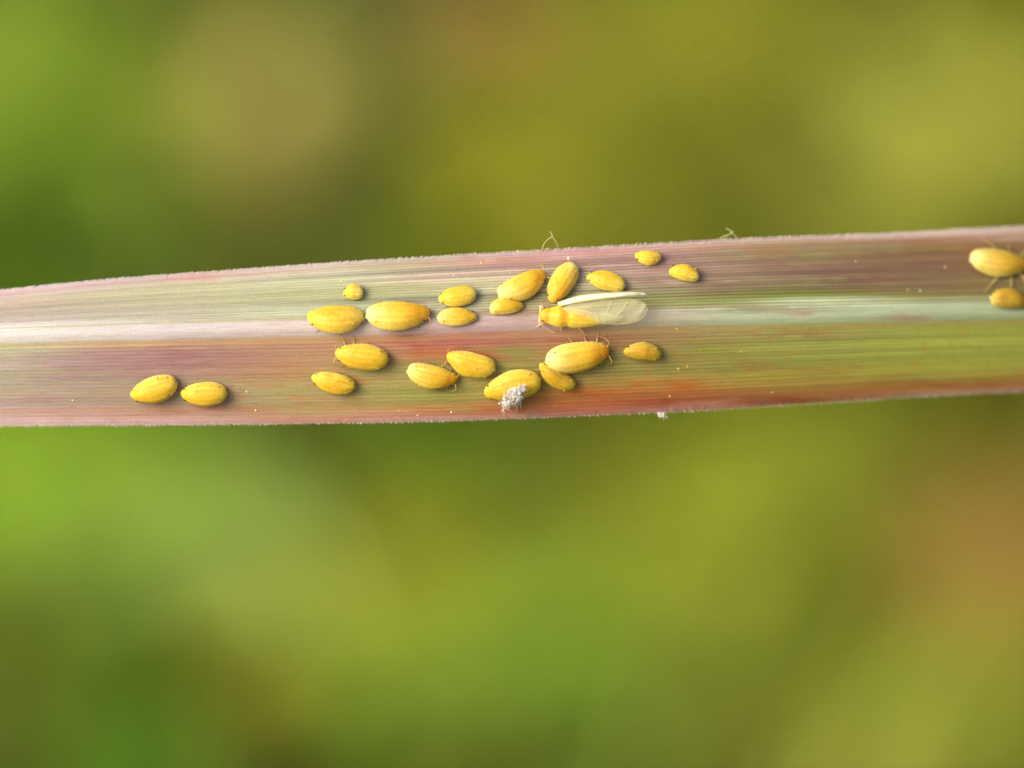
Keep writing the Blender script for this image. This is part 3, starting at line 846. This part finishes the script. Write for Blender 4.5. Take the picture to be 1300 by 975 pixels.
def droplet(px, py, h, r, label):
    d = float(leaf_depth(px, py)) + h
    root = empty('wax_droplet', Matrix.Translation(at(px, py, d)))
    mb = MB(); mb.blob((0, 0, 0), (r, r * .9, r * 1.1), lin(240, 232, 190), 12, 8)
    mb.blob((r * .3, 0, -r * 1.1), (r * .5, r * .5, r * 1.0), lin(240, 226, 160), 8, 6)
    mb.build('bead', M_wax, root)
    tag(root, label, 'droplet', 'white droplets on aphids')
droplet(199, 479, 0.42, 0.038, 'white droplet on the back of the golden oval aphid')
droplet(722, 328, 0.22, 0.042, 'white droplet at the tail of the speckled crosswise aphid')

# pollen and honeydew specks scattered over the leaf: uncountable
mb = MB(); rr = random.Random(21)
spots = [(313, 497, 2.2), (325, 521, 2.6), (573, 523, 2.2), (530, 527, 1.8), (506, 521, 1.6), (611, 334, 2.4), (576, 350, 1.8), (433, 357, 1.8), (213, 409, 1.8), (228, 371, 1.6),
         (1086, 332, 1.8), (1200, 339, 2.0), (1168, 369, 1.8), (1152, 368, 1.5), (861, 468, 2.2), (873, 465, 2.4), (850, 503, 2.0), (980, 498, 1.6), (92, 508, 1.8), (940, 446, 1.5), (859, 417, 1.5)]
for _ in range(60):
    x = rr.uniform(0, 1300); t = rr.uniform(-0.93, 0.95); m_ = float(g(MID, x))
    y = m_ + t * ((m_ - float(g(TOP, x))) if t < 0 else (float(g(BOT, x)) - m_))
    spots.append((x, y, rr.uniform(0.4, 1.0)))
for x, y, r in spots:
    p, ax, n = leaf_frame(x, y); r *= S * 0.58
    c = lin(244, 214, 120) if rr.random() < 0.6 else (lin(236, 226, 200) if rr.random() < .6 else lin(222, 176, 90))
    mb.blob(np.array(p + n * (r * 0.5)), (r, r, r * 0.9), c, 7, 5, bump=.2)
sp = mb.build('pollen_specks', M_speck)
tag(sp, 'tiny pale pollen and honeydew specks sprinkled over the leaf', 'specks', kind='stuff')

# ------------------------------------------------------------------ the meadow behind
gm = mat_ground()
gs = 60000.0
gnd = mesh_np('ground', [(-gs, -gs, GROUND_Z), (gs, -gs, GROUND_Z), (gs, gs, GROUND_Z), (-gs, gs, GROUND_Z)], [(0, 1, 2, 3)], gm, smooth=False)
gnd['kind'] = 'structure'

def to_px(p):
    q = p - cam.location; dist = q.dot(FW)
    return q.dot(RT) / (S * dist / D) + 650, 487.5 - q.dot(UP) / (S * dist / D), dist

# turf: thin where the soil shows dark between plants
BARE = [(-24, 500, 24), (-22, 455, 20), (-14, 400, 16), (-13, 350, 14), (-26, 560, 30), (-38, 330, 18), (-33, 470, 22), (-60, 330, 16), (12, 330, 12), (50, 285, 15)]
def turf():
    N = 9000
    xs = rng.uniform(-330, 330, N); ys = rng.uniform(60, 900, N)
    V = []; F = []; Cc = []; n = 0
    for x, y in zip(xs, ys):
        bare = any((x - a) ** 2 + (y - b) ** 2 < r * r for a, b, r in BARE)
        if bare and random.random() < 0.8: continue
        h = random.uniform(35, 95); wd = random.uniform(1.6, 3.6); a = random.uniform(0, 6.283); ln = random.uniform(0.1, 0.7) * h
        q = float(fbm(x / 45.0 + 20, y / 60.0, 4, 2)); hue = np.clip(0.42 + (q - 0.5) * 1.4 + x / 130.0, 0, 1)
        c = lin(92, 134, 26) * (1 - hue) + lin(152, 156, 42) * hue
        c = c * random.uniform(0.75, 1.2)
        if random.random() < 0.10: c = lin(170, 140, 70)
        ca, sa = math.cos(a), math.sin(a)
        for i in range(5):
            t = i / 4
            ww = wd * (1 - t ** 1.6) + 0.05
            bx, by, bz = x + ca * ln * t * t, y + sa * ln * t * t, GROUND_Z + h * t * (1 - 0.25 * t * ln / h)
            V += [(bx - sa * ww, by + ca * ww, bz), (bx, by, bz - 0.25 * ww), (bx + sa * ww, by - ca * ww, bz)]
            Cc += [c, c, c]
            if i:
                o = n + 3 * i
                F += [(o - 3, o - 2, o + 1, o), (o - 2, o - 1, o + 2, o + 1)]
        n += 15
    o = mesh_np('meadow_turf', np.array(V), np.array(F, np.int32), M_weed, None, np.array(Cc))
    tag(o, 'out-of-focus olive green meadow turf far behind the leaf', 'grass', kind='stuff')
turf()

def lamina(L, W_, cup, droop, col, seed):
    """one leaf with a fold and a bent midrib, from its base along +x"""
    V = []; F = []; cc = []; n, k = 10, 7
    rr = np.random.default_rng(seed)
    for i in range(n + 1):
        t = i / n
        hw = W_ * 0.5 * (math.sin(math.pi * t ** 0.8) ** 0.75 if 0 < t < 1 else 0.03)
        for j in range(k):
            u = -1 + 2 * j / (k - 1)
            V.append((L * t, hw * u, -droop * L * t * t + cup * hw * abs(u) + 0.02 * L * math.sin(5 * t + 3 * u)))
            cc.append(np.array(col) * (1 + 0.15 * (rr.random() - .5)) * (1.15 if j == k // 2 else 1))
    for i in range(n):
        for j in range(k - 1):
            a = i * k + j; F.append((a, a + k, a + k + 1, a + 1))
    return V, F, cc

def weed(name, px, py, dist, size, nleaf, rgb, label, cat='plant', spread=1.0, face=0.55, seed=0, group=None):
    p = ray(px, py, dist)
    root = empty(name, Matrix.Translation((p.x, p.y, GROUND_Z)))
    rr = random.Random(seed + 100)
    top = p.z - GROUND_Z
    mb = MB(); pts = spline([(0, 0, -1), (rr.uniform(-2, 2), rr.uniform(-2, 2), top * .5), (0, 0, top)], 8)
    mb.tube(pts, list(np.linspace(1.8, 0.8, len(pts))), lin(*rgb) * 0.8, 8)
    mb.build('stem', M_stalk, root)
    for k in range(nleaf):
        a = 2 * math.pi * k / nleaf + rr.uniform(-.4, .4)
        sz = size * rr.uniform(0.75, 1.15)
        V, F, cc = lamina(sz, sz * 0.55 * spread, 0.25, rr.uniform(.1, .45), lin(*rgb) * np.array([0.95, 1.01, 1.0]) * rr.uniform(.84, 1.08), seed * 31 + k)
        o = mesh_np('leaf', np.array(V), F, M_weed, root, np.array(cc))
        o.location = (0, 0, top - rr.uniform(0, 0.35) * size)
        o.rotation_euler = (rr.uniform(-.25, .25), -face * rr.uniform(.2, .9), a)
    tag(root, label, cat, group)

G = 'blurred meadow plants behind the leaf'
weed('broad_leaved_weed', 10, 630, 415, 24, 6, (168, 204, 48), 'bright lime green weed, a vivid blur below the leaf’s pale purple stretch', seed=1, group=G)
weed('broad_leaved_weed', 205, 630, 415, 19, 7, (168, 192, 88), 'soft grey-green weed blurred beside the bright lime one', seed=2, group=G)
weed('broad_leaved_weed', -10, 70, 430, 24, 6, (150, 176, 46), 'light green weed blurred above the leaf’s pale purple stretch', seed=3, group=G)
weed('broad_leaved_weed', 120, 290, 480, 18, 5, (92, 132, 30), 'mid green weed blurred next to the round tan seed head', seed=4, group=G)
weed('yellowing_weed', 430, 715, 418, 17, 7, (188, 178, 44), 'yellowish weed blurred below the aphid-covered stretch, beside a dark gap', seed=5, group=G)
weed('yellowing_weed', 700, 195, 440, 22, 6, (166, 164, 34), 'mustard olive weed blurred above the winged aphid', seed=6, group=G)
weed('yellowing_weed', 850, 60, 470, 22, 6, (160, 158, 38), 'olive yellow weed blurred beside the reddish dry leaf', seed=7, group=G)
weed('yellowing_weed', 1250, 150, 430, 24, 7, (170, 170, 64), 'pale straw-green weed blurred above the spread-legged aphid', seed=8, group=G)
weed('yellowing_weed', 1010, 240, 460, 20, 6, (150, 152, 50), 'dull olive weed blurred above the leaf’s bare streaked stretch', seed=9, group=G)
weed('broad_leaved_weed', 170, 915, 420, 18, 6, (138, 196, 58), 'fresh green weed blurred below the dark gap of shaded soil', seed=10, group=G)
weed('broad_leaved_weed', 625, 835, 405, 18, 6, (148, 182, 52), 'green-yellow weed blurred next to the yellowish weed', seed=11, group=G)
weed('yellowing_weed', 1130, 890, 415, 24, 7, (170, 184, 58), 'large olive-lime weed blurred below the brown-green shadow spot', seed=12, group=G)
weed('yellowing_weed', 950, 575, 440, 20, 7, (162, 172, 48), 'olive weed blurred just below the leaf’s rust-spotted edge', seed=13, group=G)
weed('yellowing_weed', 830, 730, 430, 20, 7, (176, 182, 50), 'mossy olive weed blurred beside the brown-green shadow spot', seed=14, group=G)
weed('broad_leaved_weed', 560, 610, 450, 18, 6, (136, 176, 42), 'dusky green weed blurred under the aphid with the white tuft', seed=15, group=G)
weed('broad_leaved_weed', 700, 660, 445, 16, 6, (146, 148, 38), 'brownish olive weed blurred below the leaf, next to the dusky green one', seed=16, group=G)
weed('yellowing_weed', 1150, 610, 440, 18, 6, (172, 176, 54), 'yellow-olive weed blurred beside the pinkish brown dry leaf', seed=17, group=G)

def dry_leaf(px, py, dist, size, rgb, label, seed):
    p = ray(px, py, dist)
    root = empty('dry_leaf', Matrix.Translation((p.x, p.y, GROUND_Z)))
    top = p.z - GROUND_Z; rr = random.Random(seed)
    mb = MB(); pts = spline([(3, 6, -1), (2, 5, top * .5), (-size * .5, 0, top)], 8); mb.tube(pts, list(np.linspace(1.4, .6, len(pts))), lin(150, 110, 70), 7); mb.build('stalk', M_stalk, root)
    V, F, cc = lamina(size, size * .62, .3, .15, lin(*rgb), seed)
    o = mesh_np('blade', np.array(V), F, M_weed, root, np.array(cc)); o.location = (-size * .5, 0, top); o.rotation_euler = (R(48), 0, rr.uniform(-.3, .3))
    V, F, cc = lamina(size * .7, size * .4, .3, .3, lin(*rgb) * .85, seed + 1)
    o = mesh_np('blade', np.array(V), F, M_weed, root, np.array(cc)); o.location = (-size * .5, 0, top - 2); o.rotation_euler = (R(30), R(25), 1.2)
    tag(root, label, 'leaf', 'dry leaves blurred in the meadow')
dry_leaf(650, -10, 430, 15, (132, 88, 42), 'reddish brown dry leaf blurred between two olive weeds above the leaf', 1)
dry_leaf(1290, 720, 420, 23, (188, 132, 80), 'pinkish brown dry leaf blurred below the leaf’s orange-rimmed stretch', 2)

def seed_head(px, py, dist):
    p = ray(px, py, dist)
    root = empty('seed_head', Matrix.Translation((p.x, p.y, GROUND_Z)))
    top = p.z - GROUND_Z
    mb = MB(); pts = spline([(4, 3, -1), (2, 1, top * .5), (0, 0, top)], 8); mb.tube(pts, list(np.linspace(1.3, .8, len(pts))), lin(170, 150, 90), 7); mb.build('stalk', M_stalk, root)
    core = MB(); core.blob((0, 0, top), (4, 4, 4.5), lin(190, 160, 96), 14, 10, bump=.1); core.build('core', M_stalk, root)
    fl = MB(); rr = random.Random(6)
    for k in range(150):
        z = 1 - 2 * (k + .5) / 150; a = k * 2.39996; r = math.sqrt(1 - z * z)
        dv = np.array([r * math.cos(a), r * math.sin(a), z]); b0 = np.array([0, 0, top])
        ln = rr.uniform(5.5, 6.8)
        fl.tube([b0 + dv * 3.5, b0 + dv * (3.5 + ln) * .7, b0 + dv * ln], [.55, .9, .15], lin(196, 184, 96) * rr.uniform(.8, 1.1), 5)
    o = fl.build('spikelets', M_stalk, root); o['kind'] = 'stuff'
    tag(root, 'round tan seed head on a stalk, a soft disc blurred above the leaf', 'seed head')
seed_head(365, 132, 430)
